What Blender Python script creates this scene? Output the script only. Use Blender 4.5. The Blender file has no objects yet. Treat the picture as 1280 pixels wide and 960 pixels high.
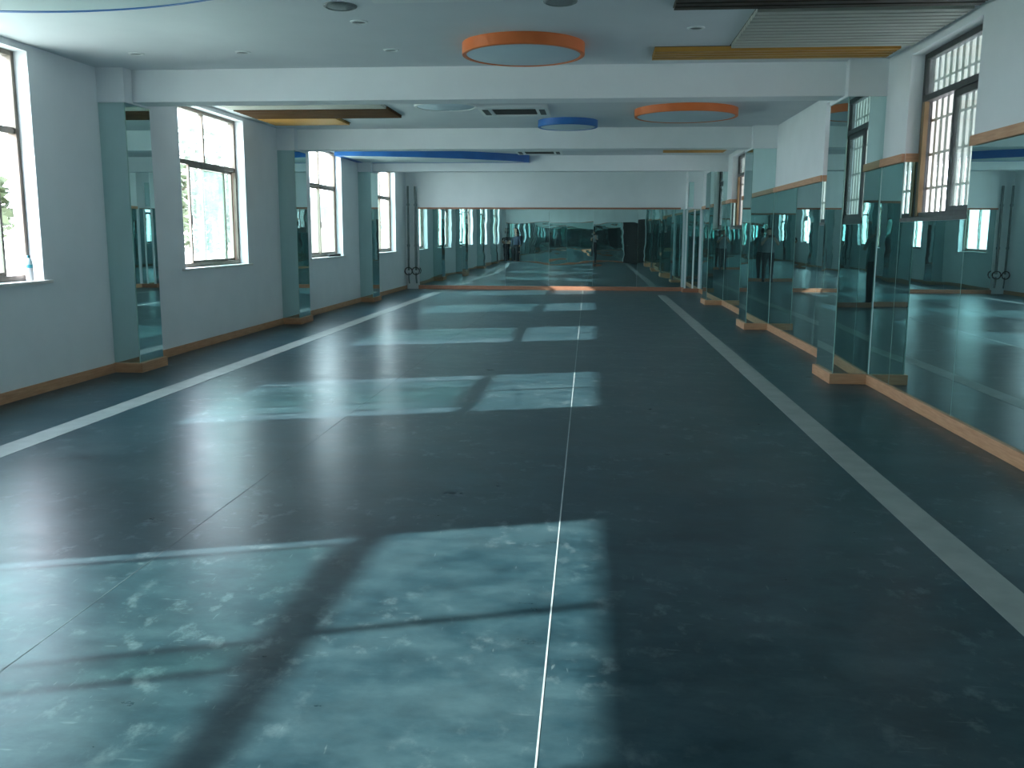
import bpy, bmesh, math, random
from mathutils import Vector, Matrix
random.seed(7)
SC = bpy.context.scene
COL = SC.collection
PI = math.pi

# ------------------------------------------------------------------ helpers
def new_mat(name):
    m = bpy.data.materials.new(name); m.use_nodes = True
    nt = m.node_tree
    for n in list(nt.nodes): nt.nodes.remove(n)
    out = nt.nodes.new('ShaderNodeOutputMaterial')
    return m, nt, out

def N(nt, kind, **kw):
    n = nt.nodes.new(kind)
    for k, v in kw.items():
        if k in n.inputs: n.inputs[k].default_value = v
        else: setattr(n, k, v)
    return n

def mapping(nt, scale=(1, 1, 1), rot=(0, 0, 0)):
    tc = nt.nodes.new('ShaderNodeTexCoord'); mp = nt.nodes.new('ShaderNodeMapping')
    mp.inputs['Scale'].default_value = scale; mp.inputs['Rotation'].default_value = rot
    nt.links.new(tc.outputs['Object'], mp.inputs['Vector'])
    return mp.outputs['Vector']

def ramp(nt, fac, stops):
    r = nt.nodes.new('ShaderNodeValToRGB'); e = r.color_ramp.elements
    while len(e) < len(stops): e.new(0.5)
    for el, (p, c) in zip(e, stops):
        el.position = p; el.color = (*c, 1) if len(c) == 3 else c
    nt.links.new(fac, r.inputs['Fac'])
    return r.outputs['Color']

def mixc(nt, fac, a, b, mode='MIX'):
    m = nt.nodes.new('ShaderNodeMix'); m.data_type = 'RGBA'; m.blend_type = mode
    for sock, v in ((m.inputs[0], fac), (m.inputs[6], a), (m.inputs[7], b)):
        if hasattr(v, 'links') or hasattr(v, 'is_linked'): nt.links.new(v, sock)
        elif isinstance(v, (int, float)): sock.default_value = v
        else: sock.default_value = (*v, 1)
    return m.outputs[2]

def noise_mat(name, c1, c2, scale=8, rough=0.6, bump=0.0, stretch=(1, 1, 1), metallic=0, detail=4, spec=0.5):
    m, nt, out = new_mat(name)
    v = mapping(nt, stretch)
    nz = N(nt, 'ShaderNodeTexNoise', Scale=scale, Detail=detail); nt.links.new(v, nz.inputs['Vector'])
    col = ramp(nt, nz.outputs['Fac'], [(0.3, c1), (0.7, c2)])
    b = N(nt, 'ShaderNodeBsdfPrincipled', Roughness=rough, Metallic=metallic)
    b.inputs['Specular IOR Level'].default_value = spec
    nt.links.new(col, b.inputs['Base Color'])
    if bump:
        bp = N(nt, 'ShaderNodeBump', Strength=bump, Distance=0.01)
        nt.links.new(nz.outputs['Fac'], bp.inputs['Height']); nt.links.new(bp.outputs[0], b.inputs['Normal'])
    nt.links.new(b.outputs[0], out.inputs[0])
    return m

def mirror_mat(name, tint, wave, scale):
    """silvered glass: tinted reflection, gently uneven because the sheets are thin"""
    m, nt, out = new_mat(name)
    g = N(nt, 'ShaderNodeBsdfGlossy', Roughness=0.0); g.inputs['Color'].default_value = (*tint, 1)
    oi = nt.nodes.new('ShaderNodeObjectInfo'); ml = N(nt, 'ShaderNodeMath', operation='MULTIPLY'); ml.inputs[1].default_value = 40
    nt.links.new(oi.outputs['Random'], ml.inputs[0])
    ad = N(nt, 'ShaderNodeVectorMath', operation='ADD'); nt.links.new(mapping(nt, scale), ad.inputs[0]); nt.links.new(ml.outputs[0], ad.inputs[1])
    nz = N(nt, 'ShaderNodeTexNoise', Scale=1.0, Detail=1.5); nt.links.new(ad.outputs[0], nz.inputs['Vector'])
    bp = N(nt, 'ShaderNodeBump', Strength=1.0, Distance=wave)
    nt.links.new(nz.outputs['Fac'], bp.inputs['Height']); nt.links.new(bp.outputs[0], g.inputs['Normal'])
    # thin film of dust and wipe marks
    nz2 = N(nt, 'ShaderNodeTexNoise', Scale=5.0, Detail=5.0)
    nt.links.new(mapping(nt, (1, 1, .35)), nz2.inputs['Vector'])
    fac = ramp(nt, nz2.outputs['Fac'], [(0.45, (.02,)*3), (0.8, (.07,)*3)])
    d = N(nt, 'ShaderNodeBsdfDiffuse'); d.inputs['Color'].default_value = (.45, .55, .56, 1)
    mx = nt.nodes.new('ShaderNodeMixShader')
    nt.links.new(fac, mx.inputs[0]); nt.links.new(g.outputs[0], mx.inputs[1]); nt.links.new(d.outputs[0], mx.inputs[2])
    nt.links.new(mx.outputs[0], out.inputs[0])
    return m

def glass_mat(name, dust, tint=(.93, .98, .97)):
    m, nt, out = new_mat(name)
    t = N(nt, 'ShaderNodeBsdfTransparent'); t.inputs['Color'].default_value = (*tint, 1)
    g = N(nt, 'ShaderNodeBsdfGlossy', Roughness=0.02)
    fr = N(nt, 'ShaderNodeFresnel', IOR=1.35)
    m1 = nt.nodes.new('ShaderNodeMixShader')
    fm = N(nt, 'ShaderNodeMath', operation='MULTIPLY'); fm.inputs[1].default_value = .3; nt.links.new(fr.outputs[0], fm.inputs[0]); nt.links.new(fm.outputs[0], m1.inputs[0]); nt.links.new(t.outputs[0], m1.inputs[1]); nt.links.new(g.outputs[0], m1.inputs[2])
    nz = N(nt, 'ShaderNodeTexNoise', Scale=3.0, Detail=6.0); nt.links.new(mapping(nt, (1, 2.5, .5)), nz.inputs['Vector'])
    fac = ramp(nt, nz.outputs['Fac'], [(0.35, (dust*.5,)*3), (0.75, (dust*1.6,)*3)])
    tl = N(nt, 'ShaderNodeBsdfTranslucent'); tl.inputs['Color'].default_value = (.85, .92, .9, 1)
    m2 = nt.nodes.new('ShaderNodeMixShader')
    nt.links.new(fac, m2.inputs[0]); nt.links.new(m1.outputs[0], m2.inputs[1]); nt.links.new(tl.outputs[0], m2.inputs[2])
    nt.links.new(m2.outputs[0], out.inputs[0])
    return m

def floor_mat():
    m, nt, out = new_mat('teal_vinyl_sheet')
    b = N(nt, 'ShaderNodeBsdfPrincipled')
    def noise(scale, detail, rough, stretch, rot=0.0):
        n = N(nt, 'ShaderNodeTexNoise', Scale=scale, Detail=detail, Roughness=rough)
        nt.links.new(mapping(nt, stretch, (0, 0, rot)), n.inputs['Vector'])
        return n.outputs['Fac']
    def mask(fac, lo, hi, amount): return ramp(nt, fac, [(lo, (0, 0, 0)), (hi, (amount,)*3)])
    base = noise(3.2, 9.0, .68, (1.0, 1.7, 1))
    c = ramp(nt, base, [(0.32, (.009, .026, .035)), (0.5, (.017, .044, .057)), (0.70, (.036, .074, .088))])
    # chalky bloom left by feet and mopping
    c = mixc(nt, mask(noise(1.1, 8.0, .7, (1, 1.3, 1), .3), .44, .72, .55), c, (.070, .118, .132))
    # dabs of dried plaster dust, gathered in trodden areas
    trod = mask(noise(.8, 2.0, .5, (1, 1, 1)), .40, .60, 1.0)
    dabs = mixc(nt, 1.0, mask(noise(7.0, 6.0, .65, (1.2, .9, 1), .5), .555, .70, .7), trod, 'MULTIPLY')
    c = mixc(nt, dabs, c, (.15, .205, .22))
    # short pale scrapes
    scr = mixc(nt, 1.0, mask(noise(22.0, 3.0, .5, (.30, 1.5, 1), -.6), .665, .74, .45), trod, 'MULTIPLY')
    c = mixc(nt, scr, c, (.20, .26, .27))
    scr2 = mask(noise(30.0, 3.0, .5, (1.4, .25, 1), .35), .70, .76, .4)
    c = mixc(nt, scr2, c, (.17, .22, .23))
    nt.links.new(c, b.inputs['Base Color'])
    nt.links.new(ramp(nt, base, [(0.3, (.27,)*3), (0.7, (.34,)*3)]), b.inputs['Roughness'])
    b.inputs['Specular IOR Level'].default_value = .22
    b.inputs['Specular Tint'].default_value = (.66, .88, 1.0, 1)
    nt.links.new(b.outputs[0], out.inputs[0])
    return m

M = dict(
    floor=floor_mat(),
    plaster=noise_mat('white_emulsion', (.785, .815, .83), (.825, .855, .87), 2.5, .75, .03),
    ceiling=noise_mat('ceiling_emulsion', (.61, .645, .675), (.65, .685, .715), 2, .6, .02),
    soffit=noise_mat('drop_ceiling_emulsion', (.58, .68, .70), (.62, .72, .74), 2, .6),
    tape=noise_mat('grey_vinyl_tape', (.24, .27, .255), (.31, .34, .325), 6, .45, .02),
    seam=noise_mat('weld_rod', (.34, .40, .41), (.50, .56, .57), 6, .4),
    darkseam=noise_mat('dark_joint', (.015, .03, .04), (.12, .17, .18), 3, .5),
    wood=noise_mat('beech_veneer', (.50, .255, .135), (.63, .35, .20), 5, .5, .05, (1, 1, 12)),
    redwood=noise_mat('reddish_veneer', (.35, .145, .085), (.44, .20, .12), 5, .5, .05, (2, 2, 12)),
    bronze=noise_mat('bronze_aluminium', (.15, .125, .10), (.21, .18, .145), 12, .4, 0, (1, 1, .3), .55),
    darkalu=noise_mat('dark_aluminium', (.055, .06, .06), (.085, .09, .09), 12, .4, 0, (1, 1, .3), .5),
    brownalu=noise_mat('brown_aluminium', (.19, .125, .06), (.26, .18, .09), 12, .4, 0, (1, 1, .3), .4),
    sill=noise_mat('pale_marble_sill', (.66, .64, .60), (.78, .77, .74), 6, .35),
    bars=noise_mat('cream_enamel', (.62, .60, .52), (.72, .70, .62), 6, .4),
    mirror=mirror_mat('wall_mirror_glass', (.50, .68, .675), .0012, (.5, 1.0, .28)),
    farmirror=mirror_mat('thin_wavy_mirror_glass', (.51, .68, .67), .0021, (.7, 1.0, 2.6)),
    pillarmirror=mirror_mat('pillar_mirror_glass', (.53, .71, .70), .0008, (.8, .8, .9)),
    mirroredge=noise_mat('cut_glass_edge', (.25, .42, .38), (.32, .5, .46), 10, .2),
    glass=glass_mat('dusty_window_glass', .03),
    hazeglass=glass_mat('hazy_window_glass', .04, (.80, .92, .89)),
    clearglass=glass_mat('corridor_window_glass', .05, (.85, .92, .9)),
    orange=noise_mat('orange_lacquer', (.68, .15, .03), (.76, .19, .045), 4, .45),
    blue=noise_mat('blue_lacquer', (.018, .13, .42), (.024, .17, .50), 4, .45),
    diffuser=noise_mat('opal_acrylic', (.52, .63, .70), (.56, .67, .73), 2, .45),
    goldslat=noise_mat('golden_slat', (.42, .20, .028), (.50, .26, .045), 4, .5, 0, (.3, 4, 1)),
    creamslat=noise_mat('grey_cream_slat', (.37, .38, .34), (.44, .45, .40), 4, .5, 0, (.3, 4, 1)),
    darkslat=noise_mat('dark_brown_slat', (.035, .026, .018), (.055, .04, .026), 4, .5, 0, (.3, 4, 1)),
    brownslat=noise_mat('walnut_slat', (.055, .025, .007), (.08, .038, .012), 4, .8, 0, (.3, 4, 1), 0, 4, .15),
    gap=noise_mat('shadow_gap_board', (.05, .055, .05), (.07, .075, .07), 6, .8),
    acwhite=noise_mat('white_abs', (.66, .70, .70), (.72, .76, .76), 4, .4),
    acdark=noise_mat('dark_grille', (.035, .045, .045), (.06, .07, .07), 30, .6),
    greygrille=noise_mat('perforated_grey_metal', (.17, .20, .20), (.23, .26, .26), 60, .5),
    pipe=noise_mat('grey_painted_pipe', (.13, .18, .18), (.2, .25, .25), 8, .45),
    pvc=noise_mat('white_edge_trim', (.76, .78, .77), (.84, .86, .85), 6, .4),
    concrete=noise_mat('pale_concrete', (.34, .33, .30), (.42, .41, .37), 3, .85, .05),
    ground=noise_mat('dusty_ground', (.36, .36, .28), (.46, .45, .38), .4, .9),
    leaf=noise_mat('leaf_green', (.050, .072, .034), (.085, .112, .055), 3, .7),
    bark=noise_mat('bark', (.10, .075, .05), (.17, .13, .09), 6, .9, .2),
    pinkwall=noise_mat('pink_render', (.14, .085, .075), (.17, .105, .09), 1, .9),
    tanwall=noise_mat('tan_render', (.14, .11, .07), (.17, .135, .09), 1, .9),
    rooft=noise_mat('grey_roof', (.3, .28, .27), (.38, .36, .34), 2, .8),
    bottlewhite=noise_mat('milky_plastic', (.72, .74, .78), (.8, .82, .86), 8, .35),
    bottleclear=noise_mat('water_in_clear_plastic', (.55, .72, .74), (.68, .82, .84), 8, .15),
    label=noise_mat('cyan_label', (.05, .36, .46), (.12, .5, .6), 20, .4),
    cap=noise_mat('teal_cap', (.02, .14, .17), (.03, .2, .23), 20, .4),
    black=noise_mat('black_plastic', (.012, .012, .012), (.025, .025, .025), 10, .5),
    skin=noise_mat('skin', (.46, .27, .19), (.54, .33, .24), 6, .5),
    hair=noise_mat('black_hair', (.01, .009, .008), (.025, .02, .018), 40, .5),
    blackshirt=noise_mat('black_cotton', (.014, .014, .018), (.026, .026, .03), 14, .9),
    blueshirt=noise_mat('slate_blue_cotton', (.075, .10, .16), (.10, .135, .2), 14, .9),
    greyshirt=noise_mat('light_grey_cotton', (.24, .26, .27), (.32, .34, .35), 14, .9),
    navytrouser=noise_mat('dark_navy_twill', (.015, .018, .028), (.028, .032, .046), 14, .9),
    greytrouser=noise_mat('charcoal_twill', (.03, .035, .04), (.05, .055, .06), 14, .9),
    shoe=noise_mat('dark_shoe_leather', (.015, .013, .012), (.03, .026, .024), 14, .5),
    paper=noise_mat('white_paper', (.75, .75, .73), (.82, .82, .8), 8, .8),
    doorwood=noise_mat('dark_door_laminate', (.03, .03, .03), (.05, .048, .045), 5, .5, 0, (1, 1, .2)),
    steel=noise_mat('brushed_steel', (.45, .45, .44), (.6, .6, .58), 20, .3, 0, (1, 1, 1), .9),
)

class MB:
    def __init__(self): self.bm = bmesh.new()
    def box(self, x0, x1, y0, y1, z0, z1, bev=0.0):
        vs = [self.bm.verts.new((x, y, z)) for x in (x0, x1) for y in (y0, y1) for z in (z0, z1)]
        q = [(0, 1, 3, 2), (4, 6, 7, 5), (0, 4, 5, 1), (2, 3, 7, 6), (0, 2, 6, 4), (1, 5, 7, 3)]
        fs = [self.bm.faces.new([vs[i] for i in f]) for f in q]
        if bev:
            es = list({e for f in fs for e in f.edges})
            bmesh.ops.bevel(self.bm, geom=es, offset=bev, segments=2, profile=.5, affect='EDGES')
        return self
    def prism(self, pts, z0, z1):
        a = [self.bm.verts.new((x, y, z0)) for x, y in pts]; b = [self.bm.verts.new((x, y, z1)) for x, y in pts]
        n = len(pts)
        self.bm.faces.new(a[::-1]); self.bm.faces.new(b)
        for i in range(n): self.bm.faces.new((a[i], a[(i+1) % n], b[(i+1) % n], b[i]))
        return self
    def lathe(self, prof, cx=0, cy=0, seg=32, z=0):
        rings = []
        for r, h in prof:
            if r < 1e-6: rings.append([self.bm.verts.new((cx, cy, z+h))])
            else: rings.append([self.bm.verts.new((cx+r*math.cos(2*PI*i/seg), cy+r*math.sin(2*PI*i/seg), z+h)) for i in range(seg)])
        for a, b in zip(rings, rings[1:]):
            for i in range(seg):
                j = (i+1) % seg
                if len(a) == 1 and len(b) == 1: continue
                if len(a) == 1: self.bm.faces.new((a[0], b[j], b[i]))
                elif len(b) == 1: self.bm.faces.new((a[i], a[j], b[0]))
                else: self.bm.faces.new((a[i], a[j], b[j], b[i]))
        return self
    def tube(self, pts, r, seg=10, closed=False):
        pts = [Vector(p) for p in pts]; n = len(pts); rings = []
        rs = r if isinstance(r, (list, tuple)) else [r]*n
        up = Vector((0, 0, 1))
        for i, p in enumerate(pts):
            if closed: t = (pts[(i+1) % n]-pts[i-1]).normalized()
            else: t = (pts[min(i+1, n-1)]-pts[max(i-1, 0)]).normalized()
            u = up if abs(t.dot(up)) < .95 else Vector((1, 0, 0))
            s = t.cross(u).normalized(); w = s.cross(t).normalized()
            rings.append([self.bm.verts.new(p+rs[i]*(math.cos(2*PI*k/seg)*s+math.sin(2*PI*k/seg)*w)) for k in range(seg)])
        m = n if closed else n-1
        for i in range(m):
            a, b = rings[i], rings[(i+1) % n]
            for k in range(seg): self.bm.faces.new((a[k], a[(k+1) % seg], b[(k+1) % seg], b[k]))
        if not closed:
            self.bm.faces.new(rings[0][::-1]); self.bm.faces.new(rings[-1])
        return self
    def build(self, name, mat, parent=None, smooth=False):
        bmesh.ops.recalc_face_normals(self.bm, faces=self.bm.faces)
        me = bpy.data.meshes.new(name); self.bm.to_mesh(me); self.bm.free()
        if smooth:
            for p in me.polygons: p.use_smooth = True
        for m in (mat if isinstance(mat, (list, tuple)) else [mat]): me.materials.append(m)
        o = bpy.data.objects.new(name, me); COL.objects.link(o)
        if smooth:
            try: me.set_sharp_from_angle(angle=math.radians(40))
            except Exception: pass
        if parent is not None: o.parent = parent
        return o

def tag(o, label=None, cat=None, group=None, kind=None):
    if label: o['label'] = label
    if cat: o['category'] = cat
    if group: o['group'] = group
    if kind: o['kind'] = kind
    return o

def thing(name, label, cat, loc=(0, 0, 0), rz=0, group=None, kind=None):
    o = bpy.data.objects.new(name, None); COL.objects.link(o)
    o.empty_display_size = .1
    o.location = loc; o.rotation_euler = (0, 0, rz)
    return tag(o, label, cat, group, kind)

def dup(root, loc, label):
    r = root.copy(); COL.objects.link(r); r.location = loc; r['label'] = label
    for ch in list(root.children):
        c = ch.copy(); COL.objects.link(c); c.parent = r
        for g in list(ch.children):
            d = g.copy(); COL.objects.link(d); d.parent = c
    return r

# ------------------------------------------------------------------ dimensions (metres, camera at x=0 y=0)
XL, XR = -5.20, 2.82          # plaster faces
WT = 0.25                     # wall thickness
YB, YF = -1.10, 25.47         # back and far wall faces
ZC = 3.20                     # ceiling
WZ0, WZ1 = 1.04, 3.14         # left window opening
LW = [(0.52, 2.95), (6.16, 8.36), (11.44, 13.62), (16.80, 18.95), (21.98, 24.13)]
RZ0, RZ1 = 1.65, 3.11
RW = [(1.85, 3.40), (7.38, 8.93), (10.50, 12.02), (18.25, 19.80)]  # first opening is an unseen addition that lets in more daylight
LP = [(4.15, 4.70), (9.55, 10.10), (15.08, 15.68), (20.30, 20.95)]
RP = [(4.15, 4.85), (9.60, 10.30), (15.10, 15.85), (20.45, 21.20)]
XPL, XPR = -4.91, 2.46        # room faces of the pillars
RAIL0, RAIL1 = 2.17, 2.245

def wall_with_openings(name, x0, x1, y0, y1, z1, ops, mat):
    b = MB(); y = y0
    for (a, c, zb, zt) in sorted(ops):
        b.box(x0, x1, y, a, 0, z1)
        if zb > 0: b.box(x0, x1, a, c, 0, zb)
        if zt < z1: b.box(x0, x1, a, c, zt, z1)
        y = c
    b.box(x0, x1, y, y1, 0, z1)
    bmesh.ops.remove_doubles(b.bm, verts=b.bm.verts, dist=1e-5)
    return tag(b.build(name, mat), kind='structure')

# ------------------------------------------------------------------ room shell
fl = MB().box(XL-WT, XR+WT, YB-.2, YF+.2, -.12, 0).build('floor', M['floor']); tag(fl, kind='structure')
MB().prism([(-.121, YB), (-.115, YB), (-.285, YF-.1), (-.292, YF-.1)], .0, .0015).build('seam', M['seam'], fl)
MB().prism([(-2.018, YB), (-2.014, YB), (-2.064, YF-.1), (-2.068, YF-.1)], .0, .001).build('seam', M['darkseam'], fl)
tag(MB().box(-4.19, -3.97, YB+.05, 24.0, .0, .002).build('floor_stripe', M['tape']),
    'pale grey tape stripe along the floor on the window side', 'floor marking', kind='structure')
tag(MB().prism([(1.66, YB+.05), (1.85, YB+.05), (1.83, 23.6), (1.62, 23.6)], .0, .002).build('floor_stripe', M['tape']),
    'pale grey tape stripe along the floor on the mirror wall side', 'floor marking', kind='structure')
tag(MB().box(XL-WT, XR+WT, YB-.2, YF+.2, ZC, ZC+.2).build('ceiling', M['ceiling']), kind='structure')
wall_with_openings('wall_left', XL-WT, XL, YB-.2, YF+.2, ZC, [(a, b, WZ0, WZ1) for a, b in LW], M['plaster'])
wall_with_openings('wall_right', XR, XR+WT, YB-.2, YF+.2, ZC, [(a, b, RZ0, RZ1) for a, b in RW], M['plaster'])
tag(MB().box(XL, XR, YF, YF+.2, 0, ZC).build('wall_far', M['plaster']), kind='structure')
DX0, DX1 = 1.72, 2.62
b = MB(); b.box(XL, DX0, YB-.2, YB, 0, ZC); b.box(DX1, XR, YB-.2, YB, 0, ZC); b.box(DX0, DX1, YB-.2, YB, 2.2, ZC)
tag(b.build('wall_back', M['plaster']), kind='structure')

# beams across the room
for i, ((a, _), nm) in enumerate(zip(LP, ('behind the camera', 'nearest the camera', 'second from the camera', 'third from the camera'))):
    y = a+.16
    tag(MB().box(XL, XR, y, y+.32, 2.87, ZC, .004).build('beam', M['plaster']),
        'white plastered ceiling beam across the room, '+nm, 'beam', kind='structure')

# baseboards
def segs(y0, y1, holes):
    y = y0; r = []
    for a, c in holes:
        if a > y: r.append((y, a))
        y = c
    if y1 > y: r.append((y, y1))
    return r
b = MB()
for a, c in segs(YB, YF-.02, LP): b.box(XL, XL+.018, a, c, 0, .10, .002)
tag(b.build('baseboard_left', M['wood']), kind='structure')
b = MB()
for a, c in segs(YB, YF-.02, RP): b.box(XR-.03, XR, a, c, 0, .105, .003)
tag(b.build('baseboard_right', M['wood']), kind='structure')
tag(MB().box(-4.86, 2.44, YF-.035, YF, 0, .105, .003).build('baseboard_far', M['redwood']), kind='structure')
b = MB(); b.box(XL+.02, DX0-.06, YB, YB+.03, 0, .105, .003); b.box(DX1+.06, XR-.03, YB, YB+.03, 0, .105, .003)
tag(b.build('baseboard_back', M['redwood']), kind='structure')

# ------------------------------------------------------------------ pillars clad with mirror
def pillar(side, y0, y1, where, lean=0.0):
    if side < 0: xw, xf = XL, XPL
    else: xw, xf = XR, XPR
    s = side
    root = thing('pillar', f'mirror-clad square pillar on the {"window" if s < 0 else "mirrored right"} wall, {where}', 'pillar', (xw, y0, 0), kind='structure')
    def bb(x0, x1, a, c, z0, z1, bev=0):
        return MB().box(min(x0, x1)-xw, max(x0, x1)-xw, a-y0, c-y0, z0, z1, bev)
    xi = xf + s*.012
    bb(xw, xi, y0+.018, y1-.012, 0, 2.85).build('core', M['plaster'], root)
    bb(xw, xf - s*.012, y0-.012, y1+.012, 2.85, ZC, .003).build('pillar_head', M['plaster'], root)
    g = .004
    fm = bb(xw, xf+s*.004, y0, y0+.008, .105, 2.848)
    for v_ in fm.bm.verts: v_.co.y += lean*abs(v_.co.x)
    fm.build('front_mirror', M['pillarmirror'], root)
    bb(xi, xf, y0+.004, y1-.004, .105, 2.848).build('side_mirror', M['pillarmirror'], root)
    bb(xw, xf+s*.004, y1-.011, y1, .105, 2.848).build('rear_mirror', M['pillarmirror'], root)
    bb(xf-s*.002, xf+s*.006, y0-.002, y0+.006, .105, 2.848).build('corner_edge', M['mirroredge'], root)
    bb(xw, xf-s*.035, y0-.03, y1+.03, 0, .105, .004).build('plinth', M['wood'], root)
    return root
WH = ['behind the camera', 'nearest the camera', 'second from the camera', 'third from the camera']
for (a, c), w in zip(LP, WH): pillar(-1, a, c, w)
for (a, c), w in zip(RP, WH): pillar(1, a, c, w, .022 if a == 9.60 else 0.0)
# far right corner pillar
cp = thing('pillar', 'mirror-faced corner pillar with white edges at the far right', 'pillar', (2.40, 24.95, 0), kind='structure')
MB().box(.03, XR-2.40, .012, YF-24.95, 0, ZC).build('core', M['plaster'], cp)
MB().box(.05, .18, 0, .012, 2.235, 2.88).build('upper_mirror', M['pillarmirror'], cp)
MB().box(.05, .36, 0, .012, .105, 2.19).build('front_mirror', M['pillarmirror'], cp)
MB().box(.015, .03, .02, YF-24.95, .105, 2.19).build('side_mirror', M['pillarmirror'], cp)
MB().box(.0, .045, -.012, .02, .105, 2.17, .003).build('edge_trim', M['pvc'], cp)
MB().box(.205, .245, -.012, .012, .105, 2.17, .003).build('edge_trim', M['pvc'], cp)
MB().box(-.03, XR-2.43, -.03, YF-24.95, 0, .105, .004).build('plinth', M['redwood'], cp)

# ------------------------------------------------------------------ left windows
def frame_rect(b, x0, x1, y0, y1, z0, z1, w, wz=None):
    wz = wz or w
    b.box(x0, x1, y0, y0+w, z0, z1, .003); b.box(x0, x1, y1-w, y1, z0, z1, .003)
    b.box(x0, x1, y0+w, y1-w, z0, z0+wz, .003); b.box(x0, x1, y0+w, y1-w, z1-wz, z1, .003)

def left_window(n, y0, y1, sa, sb, label):
    xc = XL-.175; W = y1-y0
    root = thing(f'window_{n}', label, 'window', (XL, y0, WZ0), kind='structure')
    def loc(b):
        for v in b.bm.verts: v.co -= Vector((XL, y0, WZ0))
        return b
    b = MB(); frame_rect(b, xc-.045, xc+.045, y0, y1, WZ0+.02, WZ1, .045)
    b.box(xc-.03, xc+.03, y0+.045, y1-.045, 2.40, 2.46, .004)          # transom
    b.box(xc-.03, xc+.03, y0+W*.5-.018, y0+W*.5+.018, 2.46, WZ1-.045, .003)   # upper mullion
    b.box(xc-.055, xc+.055, y0+.045, y1-.045, WZ0+.02, WZ0+.07, .004)        # track
    loc(b).build('window_frame', M['bronze'], root)
    b = MB(); b.box(xc-.004, xc+.004, y0+.04, y0+W*.5, 2.46, WZ1-.04); b.box(xc-.004, xc+.004, y0+W*.5, y1-.04, 2.46, WZ1-.04)
    loc(b).build('upper_pane', M['glass'], root)
    for (a, c), dx in ((sa, .02), (sb, -.02)):
        a += y0; c += y0
        b = MB(); frame_rect(b, xc+dx-.016, xc+dx+.016, a, c, WZ0+.07, 2.40, .03, .035)
        s = loc(b).build('sash', M['bronze'], root)
        b = MB(); b.box(xc+dx-.003, xc+dx+.003, a+.03, c-.03, WZ0+.11, 2.35)
        loc(b).build('pane', M['hazeglass'], s)
        b = MB(); b.box(xc+dx+.014, xc+dx+.03, a+.008, a+.026, 1.62, 1.74, .004)
        loc(b).build('latch', M['black'], s)
    b = MB(); b.box(XL-.22, XL+.001, y0+.002, y1-.002, WZ0-.011, WZ0+.0175)
    b.box(XL+.0, XL+.035, y0-.10, y1+.10, WZ0-.012, WZ0+.018, .004)
    loc(b).build('window_sill', M['sill'], root)
    return root
SA, SB = (.55, 1.74), (1.06, 2.12)
left_window(1, *LW[0], (.05, 1.20), (.93, 2.28), 'tall bronze-framed window behind the camera on the left wall')
left_window(2, *LW[1], (.67, 1.86), (.3, 1.4), 'nearest tall bronze-framed window on the left, bottle on its sill')
left_window(3, *LW[2], SA, SB, 'second tall bronze-framed window on the left, between the two nearest mirrored pillars')
left_window(4, *LW[3], (1.05, 2.09), (.05, 1.10), 'third tall bronze-framed window on the left, black bar on its sill')
left_window(5, *LW[4], (1.05, 2.09), (.05, 1.10), 'farthest bronze-framed window on the left, beside the wall pipes')

# ------------------------------------------------------------------ right windows onto the corridor
def right_window(n, y0, y1, label):
    root = thing(f'window_{n}', label, 'window', (XR, y0, RZ0), kind='structure')
    xf = XR+.115; W = y1-y0
    def loc(b):
        for v in b.bm.verts: v.co -= Vector((XR, y0, RZ0))
        return b
    b = MB(); frame_rect(b, xf, xf+.07, y0, y1, RZ0+.012, RZ1, .05)
    b.box(xf-.008, xf+.078, y0+.05, y1-.05, 2.69, 2.745, .004)
    loc(b).build('window_frame', M['darkalu'], root)
    b = MB(); b.box(xf-.012, xf+.03, y1-.115, y1-.05, RZ0+.03, 2.69, .004)
    loc(b).build('jamb_track', M['brownalu'], root)
    b = MB(); b.box(xf+.03, xf+.036, y0+.04, y1-.04, 2.74, RZ1-.04)
    loc(b).build('upper_pane', M['clearglass'], root)
    b = MB(); frame_rect(b, xf+.012, xf+.045, y0+.05, y0+.82, RZ0+.045, 2.69, .05, .055)
    s = loc(b).build('sash', M['darkalu'], root)
    b = MB(); b.box(xf+.026, xf+.032, y0+.09, y0+.78, RZ0+.09, 2.64); loc(b).build('pane', M['clearglass'], s)
    b = MB(); b.box(XR-.012, xf+.08, y0+.001, y1-.001, RZ0-.02, RZ0+.014, .003)
    loc(b).build('window_sill', M['darkalu'], root)
    b = MB(); b.box(XR+.002, xf-.001, y1-.008, y1-.001, RZ0+.015, RAIL0)
    loc(b).build('reveal_mirror', M['pillarmirror'], root)
    b = MB(); b.box(XR+.002, xf-.001, y1-.022, y1-.001, RAIL0, RAIL1)
    loc(b).build('reveal_rail', M['wood'], root)
    g = MB(); k = y0+.03
    while k < y1:
        g.box(XR+.20, XR+.222, k, k+.058, RZ0, RZ1); k += .135
    for z in (1.92, 2.22, 2.52, 2.86): g.box(XR+.198, XR+.224, y0, y1, z, z+.022)
    loc(g).build('security_grille', M['bars'], root)
    return root
right_window(9, *RW[0], 'added dark-framed corridor window behind the camera, lighting the left wall')  # unseen window, added to brighten the left wall from the corridor side
right_window(6, *RW[1], 'dark-framed corridor window with white bars, nearest on the right wall')
right_window(7, *RW[2], 'dark-framed corridor window half hidden behind the nearest right pillar')
right_window(8, *RW[3], 'dark-framed corridor window behind the second right pillar')

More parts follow.
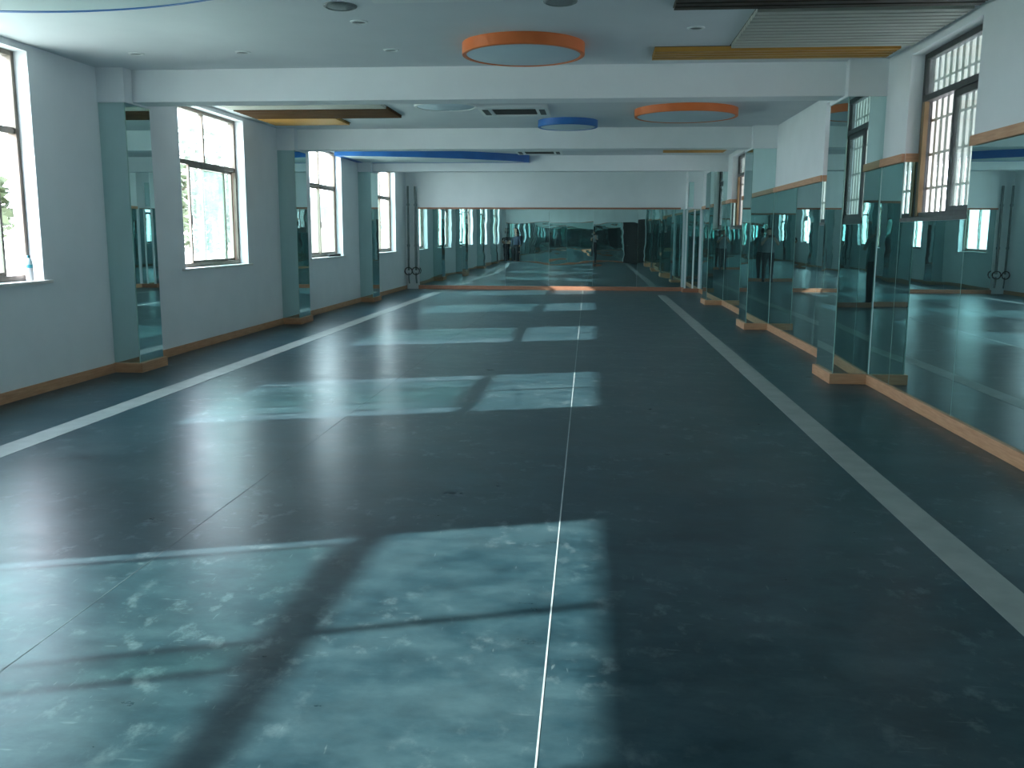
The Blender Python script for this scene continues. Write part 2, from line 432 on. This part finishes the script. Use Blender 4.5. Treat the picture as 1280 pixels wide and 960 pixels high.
# ------------------------------------------------------------------ mirrors on the walls
def mirror_panel(name_mat, label, x, y0, y1, z0, z1, rot=0.0, group='mirror panels along the right wall'):
    """sheet on the right wall, facing -x"""
    root = thing('mirror_panel', label, 'mirror', (x, (y0+y1)/2, 0), rot, group)
    h = (y1-y0)/2-.003
    MB().box(-.006, -.0005, -h, h, z0, z1).build('mirror_glass', M[name_mat], root)
    for s in (-1, 1): MB().box(-.0063, 0, s*h-.0015, s*h+.0015, z0, z1).build('glass_edge', M['mirroredge'], root)
    return root
xm = XR
PAN = [(-1.07, 1.85, None, 'full-height wall mirror panel beside the back door'),
       (1.85, 3.40, 1, 'low mirror panel under the added corridor window behind the camera'),
       (3.40, 4.13, None, 'narrow wall mirror panel beside the right pillar behind the camera'),
       (4.87, 7.38, None, 'wide wall mirror panel at the right edge of the photo'),
       (7.38, 8.93, 1, 'low mirror panel under the nearest corridor window'),
       (8.93, 9.57, None, 'narrow mirror panel between nearest corridor window and nearest right pillar'),
       (10.33, 12.02, 1, 'low mirror panel under the half-hidden second corridor window'),
       (12.02, 13.4, None, 'mirror panel just past the half-hidden corridor window, between first and second right pillars'),
       (13.4, 15.07, None, 'mirror panel on right wall touching the near side of the second right pillar'),
       (15.88, 18.25, None, 'mirror panel on right wall just past the second right pillar'),
       (18.25, 19.80, 1, 'low mirror panel under the farthest corridor window'),
       (19.80, 20.42, None, 'narrow mirror panel touching the near side of the third right pillar'),
       (21.23, 23.1, None, 'mirror panel on right wall just past the third right pillar'),
       (23.1, 24.9, None, 'mirror panel on right wall beside the far corner pillar')]
for (a, c, low, lab) in PAN:
    mirror_panel('mirror', lab, xm, a, c, .107, (RZ0-.022) if low else RAIL0-.001)
# rails on top of the mirrors
b = MB()
for a, c in segs(YB, 24.94, sorted(RP+RW)): b.box(XR-.03, XR, a, c, RAIL0, RAIL1, .003)
tag(b.build('trim_1', M['wood']), kind='structure')
tag(MB().box(-4.86, 2.30, YF-.035, YF, 2.19, 2.235, .003).build('trim_2', M['redwood']), kind='structure')
tag(MB().box(-4.86, DX0-.08, YB, YB+.035, 2.19, 2.235, .003).build('trim_3', M['redwood']), kind='structure')
# far wall: six sheets, seen as a row
xs = [-4.83, -3.63, -2.43, -1.23, -.03, 1.17, 2.37]
ordn = ['first', 'second', 'third', 'fourth', 'fifth', 'sixth']
tilt = [.0035, -.001, .0015, -.0012, .001, -.002]
for i in range(6):
    cx = (xs[i]+xs[i+1])/2; h = (xs[i+1]-xs[i])/2-.002
    root = thing('mirror_panel', f'{ordn[i]} wavy mirror panel from the left on the far wall', 'mirror', (cx, YF-.008, 0), tilt[i], 'mirror panels across the far wall')
    MB().box(-h, h, -.006, -.0005, .107, 2.188).build('mirror_glass', M['farmirror'], root)
    for s in (-1, 1): MB().box(s*h-.0003, s*h+.0003, -.0061, 0, .107, 2.188).build('glass_edge', M['mirroredge'], root)
xs = [-4.83, -3.2, -1.57, .06, 1.62]
for i in range(4):
    cx = (xs[i]+xs[i+1])/2; h = (xs[i+1]-xs[i])/2-.002
    root = thing('mirror_panel', f'{ordn[i]} mirror panel from the window wall on the back wall, seen by reflection', 'mirror', (cx, YB+.006, 0), 0, 'mirror panels across the back wall')
    MB().box(-h, h, .0005, .006, .107, 2.188).build('mirror_glass', M['farmirror'], root)

# door at the back right
dr = thing('door_1', 'dark laminate door in the back wall, seen only by reflection', 'door', (DX0, YB, 0), kind='structure')
b = MB(); b.box(-.06, 0, -.2, .02, 0, 2.26, .004); b.box(DX1-DX0, DX1-DX0+.06, -.2, .02, 0, 2.26, .004); b.box(0, DX1-DX0, -.2, .02, 2.2, 2.26, .004)
b.build('door_frame', M['doorwood'], dr)
b = MB(); b.box(0, DX1-DX0, -.06, -.02, .0, 2.2)
for z0, z1 in ((.25, 1.0), (1.15, 2.05)): b.box(.15, DX1-DX0-.15, -.022, -.012, z0, z1, .004)
dl = b.build('door_leaf', M['doorwood'], dr)
MB().tube([(.08, -.02, 1.02), (.08, .03, 1.02), (.19, .03, 1.02)], .009).build('door_handle', M['steel'], dl, True)

# ------------------------------------------------------------------ ceiling features
def drum_lamp(cx, cy, r, drop, mat, label, group):
    root = thing('ceiling_lamp', label, 'ceiling lamp', (cx, cy, ZC-drop), 0, group)
    MB().lathe([(r-.045, drop), (r, drop), (r, .006), (r-.006, 0), (r-.035, 0), (r-.04, .006), (r-.04, drop)], seg=64).build('lamp_rim', M[mat], root, True)
    MB().lathe([(0, .004), (r-.05, .004), (r-.0405, .009), (r-.0405, .02), (0, .02)], seg=64).build('diffuser', M['diffuser'], root, True)
    return root
drum_lamp(-.67, 8.68, .555, .10, 'orange', 'round orange-rimmed ceiling lamp before the nearest beam, centre of the ceiling', 'round rimmed ceiling lamps')
drum_lamp(1.22, 13.2, .70, .10, 'orange', 'larger orange-rimmed round ceiling lamp behind the nearest beam, right side', 'round rimmed ceiling lamps')
drum_lamp(-.43, 14.35, .45, .10, 'blue', 'small round blue-rimmed ceiling lamp before the second beam', 'round rimmed ceiling lamps')
drum_lamp(-2.0, 12.55, .42, .03, 'acwhite', 'shallow white-rimmed round ceiling lamp behind the nearest beam, beside the air conditioner', 'round rimmed ceiling lamps')

def drop_panel(pts, drop, label):
    """curved dropped ceiling panel with a blue edge"""
    root = thing('dropped_ceiling_panel', label, 'ceiling panel', (pts[0][0], pts[0][1], ZC-drop), 0)
    ox, oy = pts[0]
    p = [(x-ox, y-oy) for x, y in pts]
    MB().prism(p, .012, drop).build('edge_band', M['blue'], root)
    cx = sum(q[0] for q in p)/len(p); cy = sum(q[1] for q in p)/len(p)
    MB().prism([(x+(cx-x)*.012, y+(cy-y)*.012) for x, y in p], 0.0, .0125).build('soffit_board', M['soffit'], root)
    q = [(x+(cx-x)*.065, y+(cy-y)*.065) for x, y in p]; n = len(p); b = MB()
    r = [[b.bm.verts.new((x, y, z)) for x, y in pl] for pl, z in ((p, .012), (p, -.004), (q, -.004), (q, .0))]
    for A, B in zip(r, r[1:]):
        for i in range(n): b.bm.faces.new((A[i], A[(i+1) % n], B[(i+1) % n], B[i]))
    b.build('edge_lip', M['blue'], root)
    return root
pts = [(XL+.001, 4.64)]
c0 = (-3.9, 3.88); R0 = 2.9
a0 = math.asin((4.64-c0[1])/R0)
aa = []
k = 60
for i in range(k+1):
    a = a0+(PI-2*a0)*i/k
    x, y = c0[0]+R0*math.cos(a), c0[1]+R0*math.sin(a)
    if x > XL+.001: aa.append((x, y))
aa.reverse()
yl = c0[1]+math.sqrt(R0**2-(XL-c0[0])**2)
pts = [(XL+.001, 4.64), (XL+.001, yl)]+aa
drop_panel(pts, .10, 'large rounded blue-edged ceiling panel over the nearest left window')
pts = [(XL+.001, 20.44), (XL+.001, 18.47)]
for i in range(1, 31):
    t = i/30
    A, B, Cc = Vector((XL, 18.47)), Vector((-3.08, 19.15)), Vector((-1.43, 20.3))
    ctrl = 2*B-.5*(A+Cc)
    p = (1-t)**2*A+2*t*(1-t)*ctrl+t*t*Cc
    pts.append((p.x, p.y))
pts.append((-1.43, 20.44))
drop_panel(pts, .15, 'curved blue-edged ceiling panel between the second and third beams, left')

def slat_panel(x0, x1, y0, y1, mat, label, pitch=.115, w=.084):
    root = thing('slatted_ceiling_panel', label, 'ceiling panel', (x0, y0, ZC), 0, 'slatted ceiling panels')
    MB().box(0, x1-x0, 0, y1-y0, -.006, 0).build('backing_board', M['gap'], root)
    b = MB(); y = 0
    while y+w <= y1-y0+.002:
        b.box(0, x1-x0, y, y+w, -.045, -.006, .003); y += pitch
    b.build('slats', M[mat], root)
    return root
slat_panel(.52, 2.70, 8.86, 9.32, 'goldslat', 'golden slatted ceiling panel before the nearest beam, right of the orange lamp')
slat_panel(1.19, 2.76, 7.40, 8.85, 'creamslat', 'grey cream slatted ceiling panel over the nearest corridor window')
slat_panel(.56, 2.76, 6.75, 7.39, 'darkslat', 'near-black slatted ceiling panel at the top edge of the photo')
slat_panel(XL+.25, -2.80, 11.75, 12.62, 'creamslat', 'pale cream slatted ceiling panel above the second left window')
slat_panel(XL+.25, -2.80, 12.63, 13.55, 'brownslat', 'dark brown slatted ceiling panel behind the nearest beam, left')
slat_panel(XL+.25, -3.78, 13.56, 14.42, 'goldslat', 'short golden slatted ceiling panel at left before the second beam')
slat_panel(1.36, 2.56, 18.3, 19.45, 'goldslat', 'golden slatted ceiling panel far right between second and third beams')
slat_panel(-4.0, -3.55, 22.9, 23.75, 'brownslat', 'small brown slatted ceiling panel beyond the third beam')

def aircon(cx, cy, label):
    root = thing('ceiling_air_conditioner', label, 'air conditioner', (cx, cy, ZC), 0, 'ceiling cassette air conditioners')
    b = MB(); frame_rect2 = [(-.475, .475, -.475, -.30), (-.475, .475, .30, .475), (-.475, -.30, -.30, .30), (.30, .475, -.30, .30)]
    for x0, x1, y0, y1 in frame_rect2: b.box(x0, x1, y0, y1, -.035, 0, .006)
    b.build('fascia', M['acwhite'], root)
    b = MB(); b.box(-.30, .30, -.30, .30, -.018, 0)
    gr = b.build('return_grille', M['acdark'], root)
    b = MB()
    for i in range(9): b.box(-.29, .29, -.29+i*.07, -.29+i*.07+.02, -.03, -.018, .002)
    b.build('grille_blades', M['acdark'], gr)
    for s in (-1, 1):
        MB().box(s*.385-.04, s*.385+.04, -.26, .26, -.041, -.034, .003).build('louvre', M['acdark'], root)
        MB().box(-.26, .26, s*.385-.03, s*.385+.03, -.041, -.034, .003).build('louvre', M['acwhite'], root)
    return root
ac = aircon(-1.12, 13.05, 'square cassette air conditioner behind the nearest beam')
dup(ac, (-1.16, 19.45, ZC), 'square cassette air conditioner before the third beam')
dup(ac, (-1.16, 6.50, ZC), 'square cassette air conditioner overhead at the top edge of the photo')

sp = thing('ceiling_speaker', 'round grey ceiling speaker left of the orange lamp, top of the photo', 'speaker', (-1.94, 7.16, ZC), 0, 'round ceiling speakers')
MB().lathe([(0, -.014), (.095, -.012), (.1, -.01), (.1, 0)], seg=40).build('speaker_grille', M['greygrille'], sp, True)
MB().lathe([(.1, -.012), (.108, -.016), (.125, -.008), (.127, 0), (.1, 0)], seg=40).build('speaker_rim', M['greygrille'], sp, True)
dup(sp, (-.28, 7.14, ZC), 'round grey ceiling speaker above the orange lamp, top edge of the photo')

dl_ = thing('downlight', 'small recessed downlight just beyond the left round speaker', 'downlight', (-1.93, 7.69, ZC), 0, 'recessed downlights')
MB().lathe([(.05, -.003), (.056, -.01), (.072, -.006), (.074, 0), (.05, 0)], seg=32).build('bezel', M['acwhite'], dl_, True)
MB().lathe([(0, -.0015), (.05, -.0015), (.05, 0), (0, 0)], seg=32).build('lens', M['greygrille'], dl_, True)
for x, y, lab in ((-1.92, 8.84, 'small recessed downlight close to the nearest beam, left of the orange lamp'),
                  (-3.35, 8.85, 'small recessed downlight close to the nearest beam, midway to the window wall'),
                  (-4.40, 8.85, 'small recessed downlight near the window wall, before the nearest beam'),
                  (.81, 8.11, 'small recessed downlight beside the slatted panels, right of the orange lamp')):
    dup(dl_, (x, y, ZC), lab)

# ------------------------------------------------------------------ wall pipes in the far left corner
def coil(b, cx, cy, cz, r, turns=2.0, tr=.012):
    pts = []
    n = int(28*turns)
    for i in range(n+1):
        a = 2*PI*i/28
        pts.append((cx+r*math.sin(a), cy-.03-.02*i/28, cz+r*math.cos(a)))
    b.tube(pts, tr, 8)
def wall_pipe(x, y, label, r):
    root = thing('wall_pipe', label, 'pipe', (x, y, .0), 0, 'pipes in the far left corner')
    MB().tube([(0, 0, .52), (0, 0, 2.80)], r, 14).build('pipe_run', M['pipe'], root, True)
    for z in (1.2, 2.3): MB().lathe([(r, z-.03), (r+.012, z-.03), (r+.012, z+.03), (r, z+.03)], seg=16).build('clip', M['pipe'], root)
    b = MB(); coil(b, 0, 0, .50, .10, 2.2)
    b.build('hose_coil', M['black'], root, True)
    MB().tube([(0, 0, .45), (.0, 0, .30), (.02, -.02, .16)], r*.7, 10).build('drop_pipe', M['pipe'], root, True)
    return root
wall_pipe(-5.09, 25.25, 'thin dark vertical pipe with a coil, left of the corner pair', .028)
wall_pipe(-4.91, 25.38, 'dark vertical pipe with a coil, next to the far mirror', .034)

# ------------------------------------------------------------------ small things on sills
bt = thing('water_bottle', 'plastic bottle with cyan label and white lower half on the nearest left sill', 'bottle', (XL-.06, 8.235, WZ0+.018))
MB().lathe([(0, 0), (.029, 0), (.033, .006), (.033, .03), (.031, .036), (.033, .042), (.033, .12), (0, .12)], seg=28).build('lower_body', M['bottlewhite'], bt, True)
MB().lathe([(.0335, .12), (.034, .121), (.034, .150), (.0335, .151)], seg=28).build('label_band', M['label'], bt, True)
MB().lathe([(.033, .12), (.033, .158), (.030, .180), (.018, .204), (.0125, .212), (.0125, .222), (0, .222)], seg=28).build('upper_body', M['bottleclear'], bt, True)
MB().lathe([(.0128, .214), (.0155, .214), (.0155, .234), (.014, .237), (0, .237)], seg=28).build('bottle_cap', M['cap'], bt, True)
tag(MB().box(XL-.075, XL-.02, 18.02, 18.84, WZ0+.018, WZ0+.062, .006).build('sill_bar', M['black']), 'flat black bar lying on the sill of the third left window', 'bar')

# ------------------------------------------------------------------ outside
tag(MB().box(-160, XL-WT-.02, -60, 220, -.75, -.6).build('ground', M['ground']), 'dusty open ground outside the left windows', 'ground', kind='structure')
tag(MB().box(XR+WT, XR+2.6, YB-.2, YF+.2, -.15, -.01).build('floor_corridor', M['concrete']), kind='structure')
tag(MB().box(XR+WT, XR+2.6, YB-.2, YF+.2, ZC+.0, ZC+.2).build('ceiling_corridor', M['concrete']), kind='structure')
b = MB(); b.box(XR+2.4, XR+2.6, YB-.2, YF+.2, -.01, .95); b.box(XR+2.4, XR+2.6, YB-.2, YF+.2, 2.62, ZC)  # parapet, plus a lintel added to dim the corridor ceiling
tag(b.build('wall_corridor_shade_lintel', M['concrete']), kind='structure')

def tree(x, y, h, w, label, seed, leaves=1500):
    rnd = random.Random(seed)
    root = thing('tree', label, 'tree', (x, y, -.6), 0, 'trees outside the left windows')
    b = MB(); b.tube([(0, 0, 0), (.05, .02, h*.3), (-.04, .06, h*.6), (.02, 0, h*.85)], [.16, .12, .08, .03], 8)
    for k in range(5):
        a = rnd.random()*2*PI; z = h*(.35+.1*k)
        b.tube([(0, 0, z), (w*.25*math.cos(a), w*.25*math.sin(a), z+h*.1), (w*.42*math.cos(a), w*.42*math.sin(a), z+h*.16)], [.05, .03, .012], 6)
    b.build('trunk', M['bark'], root, True)
    b = MB()
    blobs = [(rnd.uniform(-w*.3, w*.3), rnd.uniform(-w*.3, w*.3), h*rnd.uniform(.45, .88), w*rnd.uniform(.2, .34)) for _ in range(11)]
    for _ in range(leaves):
        bx, by, bz, br = rnd.choice(blobs)
        d = Vector((rnd.gauss(0, 1), rnd.gauss(0, 1), rnd.gauss(0, 1))).normalized()*br*rnd.uniform(.6, 1.05)
        p = Vector((bx, by, bz))+d
        u = Vector((rnd.gauss(0, 1), rnd.gauss(0, 1), rnd.gauss(0, .5))).normalized(); v = u.cross(Vector((rnd.gauss(0, 1), rnd.gauss(0, 1), rnd.gauss(0, 1)))).normalized()
        s = rnd.uniform(.11, .2)
        q = [b.bm.verts.new(p+a*u*s+c*v*s*.55) for a, c in ((-1, 0), (0, -1), (1, 0), (0, 1))]
        b.bm.faces.new(q)
    b.build('crown', M['leaf'], root)
    return root
tree(-13.2, 17.6, 3.0, 3.0, 'low bushy tree outside the nearest left window', 3)
tree(-14.0, 26.5, 5.6, 4.2, 'nearest leafy tree of the row outside the second left window', 4, 2200)
tree(-14.6, 31.0, 5.0, 4.4, 'leafy tree in the middle of the row outside the second left window', 5, 2200)
tree(-14.2, 35.5, 4.6, 4.2, 'farthest leafy tree of the row outside the second left window', 6, 2200)
hb = thing('house', 'small pink and tan house far off outside the third left window', 'building', (-25.5, 82, -.6))
MB().box(-4, 4, -3, 3, 0, 2.7).build('lower_storey', M['tanwall'], hb)
MB().box(-3.6, 3.6, -2.8, 2.8, 2.7, 5.2).build('upper_storey', M['pinkwall'], hb)
MB().prism([(-4.2, -3.2), (4.2, -3.2), (4.2, 3.2), (-4.2, 3.2)], 5.2, 5.5).build('roof', M['rooft'], hb)
for i in range(3):
    w_ = MB().box(-2.9+i*2.2, -1.7+i*2.2, -2.86, -2.79, 3.3, 4.5).build('window', M['darkalu'], hb)
    MB().box(-2.8+i*2.2, -1.8+i*2.2, -2.88, -2.855, 3.4, 4.4).build('pane', M['clearglass'], w_)

# ------------------------------------------------------------------ people standing at the back (seen in the mirrors)
def person(label, loc, rz, mats, arms, sleeve='short', scale=1.0):
    """skeleton joints -> skin surface; each bone knows its cloth"""
    V, E, Rr, BM = [], [], [], []
    ARMS, FORE, HANDS = set(), set(), set()
    def v(p, r): V.append(p); Rr.append(r if isinstance(r, tuple) else (r, r)); return len(V)-1
    def e(a, b_, m): E.append((a, b_)); BM.append(m)
    SKIN, SHIRT, TRO, SHOE = 0, 1, 2, 3
    pel = v((0, 0, .95), (.155, .115)); sp1 = v((0, 0, 1.12), (.14, .105)); ch = v((0, -.005, 1.32), (.165, .115)); nk0 = v((0, -.01, 1.445), (.075, .06))
    nk = v((0, .0, 1.50), .052); jaw = v((0, .025, 1.555), (.058, .066)); hd = v((0, .012, 1.63), (.073, .09)); top = v((0, .0, 1.70), (.062, .074))
    e(pel, sp1, SHIRT); e(sp1, ch, SHIRT); e(ch, nk0, SHIRT); e(nk0, nk, SKIN); e(nk, jaw, SKIN); e(jaw, hd, SKIN); e(hd, top, SKIN)
    ns = v((0, .105, 1.612), .011); e(hd, ns, SKIN)
    for s in (-1, 1):
        er = v((s*.078, .0, 1.615), .012); e(hd, er, SKIN)
        hp = v((s*.095, 0, .88), (.105, .11)); kn = v((s*.11, .015, .48), .074); an = v((s*.115, -.01, .085), .056); to = v((s*.13, .15, .036), .042)
        e(pel, hp, TRO); e(hp, kn, TRO); e(kn, an, TRO); e(an, to, SHOE)
        sh, el, wr, hand_dir = arms[s]
        cl = v((s*.1, -.005, 1.415), .06); shv = v(sh, .058); mid = v(tuple(a*.45+b_*.55 for a, b_ in zip(sh, el)), .047)
        elv = v(el, .04); wrv = v(wr, .026)
        e(ch, cl, SHIRT); e(cl, shv, SHIRT); e(shv, mid, SHIRT); e(mid, elv, SHIRT if sleeve == 'long' else SKIN); e(elv, wrv, SHIRT if sleeve == 'long' else SKIN)
        ARMS.update((len(E)-3, len(E)-2, len(E)-1)); FORE.add(len(E)-1); h0 = len(E)
        d = Vector(hand_dir).normalized(); w = Vector(wr)
        side = d.cross(Vector((0, 0, 1)));
        if side.length < .2: side = Vector((1, 0, 0))
        side.normalize(); nrm = side.cross(d).normalized()
        pm = v(tuple(w+d*.05), (.03, .022)); e(wrv, pm, SKIN)
        for i, ln in enumerate((.068, .078, .073, .058)):
            o = side*(i-1.5)*.019
            k0 = v(tuple(w+d*.085+o), .0095); k1 = v(tuple(w+d*(.085+ln*.5)+o-nrm*.008), .0085); k2 = v(tuple(w+d*(.085+ln*.9)+o-nrm*.03), .0075)
            e(pm, k0, SKIN); e(k0, k1, SKIN); e(k1, k2, SKIN)
        t0 = v(tuple(w+d*.035-side*.032), .011); t1 = v(tuple(w+d*.07-side*.05-nrm*.012), .009)
        e(pm, t0, SKIN); e(t0, t1, SKIN)
        HANDS.update(range(h0, len(E))); ARMS.update(range(h0, len(E)))
    me = bpy.data.meshes.new('skeleton'); me.from_pydata(V, E, [])
    ob = bpy.data.objects.new('skeleton', me); COL.objects.link(ob)
    md = ob.modifiers.new('Skin', 'SKIN'); md.use_smooth_shade = True
    lay = me.skin_vertices[0].data
    for i, r in enumerate(Rr): lay[i].radius = r; lay[i].use_root = (i == 0)
    ss = ob.modifiers.new('Sub', 'SUBSURF'); ss.levels = 2; ss.render_levels = 2
    dg = bpy.context.evaluated_depsgraph_get(); dg.update()
    body = bpy.data.meshes.new_from_object(ob.evaluated_get(dg))
    bpy.data.objects.remove(ob); bpy.data.meshes.remove(me)
    body.materials.clear()
    for m in mats: body.materials.append(M[m])
    # clean hems: cut the skin along the waist, collar, cuffs and ankles before giving each face its cloth
    bm = bmesh.new(); bm.from_mesh(body)
    def cut(co, no, test):
        fs = [f for f in bm.faces if test(f.calc_center_median())]
        g = list({v_ for f in fs for v_ in f.verts})+list({e_ for f in fs for e_ in f.edges})+fs
        bmesh.ops.bisect_plane(bm, geom=g, plane_co=co, plane_no=no, dist=1e-5)
    WAIST, COLLAR, ANKLE = .955, 1.478, .10
    torso = lambda c: abs(c.x) < .19 and abs(c.y) < .17
    cut((0, 0, WAIST), (0, 0, 1), torso); cut((0, 0, COLLAR), (0, 0, 1), lambda c: abs(c.x) < .09); cut((0, 0, ANKLE), (0, 0, 1), lambda c: c.z < .3)
    cuff = {}
    for s_ in (-1, 1):
        sh, el, wr, _ = arms[s_]
        A, B = (Vector(sh), Vector(el)) if sleeve == 'short' else (Vector(el), Vector(wr))
        P = A.lerp(B, .62 if sleeve == 'short' else .93); nrm_ = (B-A).normalized()
        cuff[s_] = (P, nrm_, A)
        cut(P, nrm_, lambda c: (c-P).length < .10)
    bm.to_mesh(body); bm.free()
    segv = [(Vector(V[a]), Vector(V[b_]), max(Rr[a]), max(Rr[b_]), m) for (a, b_), m in zip(E, BM)]
    for p in body.polygons:
        c = p.center; best = 9; bone = 0
        for k_, (A, B, ra, rb, m) in enumerate(segv):
            ab = B-A; t = max(0, min(1, (c-A).dot(ab)/max(ab.length_squared, 1e-9)))
            dd = (c-A-ab*t).length-(ra+(rb-ra)*t)
            if dd < best: best, bone = dd, k_
        ea = max(V[E[bone][0]][2], V[E[bone][1]][2]); armbone = bone in ARMS
        if armbone:
            P, n_, _ = cuff[-1 if c.x < 0 and (V[E[bone][0]][0] < 0) or V[E[bone][0]][0] < 0 else 1]
            if bone in FORE and sleeve == 'short': m_ = SKIN
            elif bone in HANDS: m_ = SKIN
            else: m_ = SHIRT if (c-P).dot(n_) < 0 or (sleeve == 'long' and bone not in FORE) else SKIN
        elif c.z > COLLAR: m_ = SKIN
        elif c.z > WAIST: m_ = SHIRT
        elif c.z > ANKLE: m_ = TRO
        else: m_ = SHOE
        p.material_index = m_; p.use_smooth = True
    root = bpy.data.objects.new('person', body); COL.objects.link(root)
    root.location = loc; root.rotation_euler = (0, 0, rz); root.scale = (scale,)*3
    tag(root, label, 'person', 'people at the back of the room')
    # hair cap
    b = MB(); seg = 20
    prof = [(.076, 1.625), (.082, 1.65), (.079, 1.69), (.064, 1.728), (.036, 1.75), (0, 1.756)]
    b.lathe(prof, 0, -.012, 24)
    for q in b.bm.verts:
        q.co.y = -.012+(q.co.y+.012)*1.16
        f = max(0, q.co.y/.09)
        if q.co.z < 1.69: q.co.z += .075*f
        if q.co.y < -.03 and q.co.z < 1.66: q.co.z -= .03
    b.build('hair', M['hair'], root, True)
    for s in (-1, 1):
        MB().lathe([(0, -.008), (.006, -.004), (.006, .004), (0, .008)], s*.03, .088, 10, 1.632).build('eye', M['hair'], root, True)
    MB().box(-.022, .022, .078, .09, 1.566, 1.572, .002).build('mouth', M['redwood'], root)
    return root

arms_phone = {-1: ((-.19, 0, 1.415), (-.24, .14, 1.20), (-.09, .31, 1.44), (.45, .25, .6)),
              1: ((.19, 0, 1.415), (.24, .14, 1.20), (.09, .31, 1.44), (-.45, .25, .6))}
person('photographer in light grey top and dark trousers holding up a phone', (.0, -.50, 0), 0, ('skin', 'greyshirt', 'greytrouser', 'shoe'), arms_phone)
arms_paper = {-1: ((-.19, 0, 1.415), (-.25, .02, 1.14), (-.10, .24, 1.10), (.6, .5, .1)),
              1: ((.19, 0, 1.415), (.26, .02, 1.14), (.08, .25, 1.14), (-.6, .5, .1))}
person('person in black short-sleeved shirt holding white paper by the windows', (-4.88, -.35, 0), -.15, ('skin', 'blackshirt', 'navytrouser', 'shoe'), arms_paper)
arms_down = {-1: ((-.19, 0, 1.415), (-.25, -.03, 1.12), (-.25, .06, .87), (0, .1, -1)),
             1: ((.19, 0, 1.415), (.25, -.03, 1.12), (.25, .06, .87), (0, .1, -1))}
person('person in slate blue shirt standing beside the one with paper', (-4.28, -.45, 0), .1, ('skin', 'blueshirt', 'greytrouser', 'shoe'), arms_down, 'long')
ph = thing('phone', 'black phone held up by the photographer', 'phone', (0, -.108, 1.475))
MB().box(-.08, .08, -.004, .004, -.037, .037, .003).build('phone_body', M['black'], ph)
MB().box(-.072, .072, -.0048, -.004, -.033, .033).build('screen', M['cap'], ph)
tag(MB().box(-4.83, -4.60, .0, .004, 0, .001).build('paper_sheet', M['paper']), 'white sheet of paper held by the person in black', 'paper')
po = bpy.data.objects['paper_sheet']
bpy.data.meshes.remove(po.data)
po = MB().box(-.10, .10, -.14, .14, -.002, .002).build('paper_sheet', M['paper'])
po.location = (-4.80, .16, 1.19); po.rotation_euler = (.35, 0, -.15)
tag(po, 'white sheet of paper held by the person in black', 'paper')

# ------------------------------------------------------------------ light
w = bpy.data.worlds.new('World'); SC.world = w; w.use_nodes = True
nt = w.node_tree
for n in list(nt.nodes): nt.nodes.remove(n)
wo = nt.nodes.new('ShaderNodeOutputWorld'); bg = nt.nodes.new('ShaderNodeBackground')
tc = nt.nodes.new('ShaderNodeTexCoord'); sx = nt.nodes.new('ShaderNodeSeparateXYZ')
nt.links.new(tc.outputs['Generated'], sx.inputs[0])
cr = ramp(nt, sx.outputs['Z'], [(0.0, (.50, .51, .585)), (0.22, (.66, .69, .81)), (0.6, (.90, .97, 1.17)), (1.0, (.85, 1.0, 1.32))])
nt.links.new(cr, bg.inputs['Color']); bg.inputs['Strength'].default_value = 21.0
nt.links.new(bg.outputs[0], wo.inputs[0])

sl = bpy.data.lights.new('sun', 'SUN'); so = bpy.data.objects.new('sun', sl); COL.objects.link(so)
sl.energy = 24.0; sl.color = (1.0, .97, .93); sl.angle = math.radians(.75)
d = Vector((1, .345, -.568)).normalized()
so.rotation_euler = d.to_track_quat('-Z', 'Y').to_euler(); so.location = (-20, -5, 14)

def portal(x, y0, y1, z0, z1, sgn):
    L = bpy.data.lights.new('window_portal', 'AREA'); L.shape = 'RECTANGLE'; L.size = y1-y0; L.size_y = z1-z0
    L.cycles.is_portal = True
    o = bpy.data.objects.new('window_portal', L); COL.objects.link(o)
    o.location = (x, (y0+y1)/2, (z0+z1)/2)
    o.rotation_euler = Vector((sgn, 0, 0)).to_track_quat('-Z', 'Y').to_euler()
    # size axis: local x horizontal
    zax = -Vector((sgn, 0, 0)); yax = Vector((0, 0, 1)); xax = yax.cross(zax)
    o.matrix_world = Matrix(((xax.x, yax.x, zax.x, x), (xax.y, yax.y, zax.y, (y0+y1)/2), (xax.z, yax.z, zax.z, (z0+z1)/2), (0, 0, 0, 1)))
for a, c in LW: portal(XL-WT-.03, a, c, WZ0, WZ1, 1)
for a, c in RW: portal(XR+WT+.03, a, c, RZ0, RZ1, -1)

# ------------------------------------------------------------------ camera
f, yaw, pitch, roll = 1150.0, .0876, .1608, .0036
fw = Vector((-math.sin(yaw)*math.cos(pitch), math.cos(yaw)*math.cos(pitch), -math.sin(pitch)))
r = Vector((math.cos(yaw), math.sin(yaw), 0)); u = r.cross(fw)
r2 = math.cos(roll)*r+math.sin(roll)*u; u2 = -math.sin(roll)*r+math.cos(roll)*u
cd = bpy.data.cameras.new('camera'); co = bpy.data.objects.new('camera', cd); COL.objects.link(co)
co.matrix_world = Matrix(((r2.x, u2.x, -fw.x, 0), (r2.y, u2.y, -fw.y, 0), (r2.z, u2.z, -fw.z, 1.5), (0, 0, 0, 1)))
cd.sensor_fit = 'HORIZONTAL'; cd.sensor_width = 36; cd.lens = f/1280*36; cd.clip_start = .02; cd.clip_end = 500
SC.camera = co

vs = SC.view_settings
vs.view_transform = 'Standard'; vs.look = 'None'; vs.gamma = 1; vs.use_curve_mapping = False
vs.exposure = -0.22
cy = SC.cycles
cy.use_denoising = True
try: cy.denoiser = 'OPENIMAGEDENOISE'
except Exception: pass
cy.max_bounces = 16; cy.diffuse_bounces = 6; cy.glossy_bounces = 8; cy.transparent_max_bounces = 24
cy.sample_clamp_indirect = 6.0; cy.caustics_reflective = True
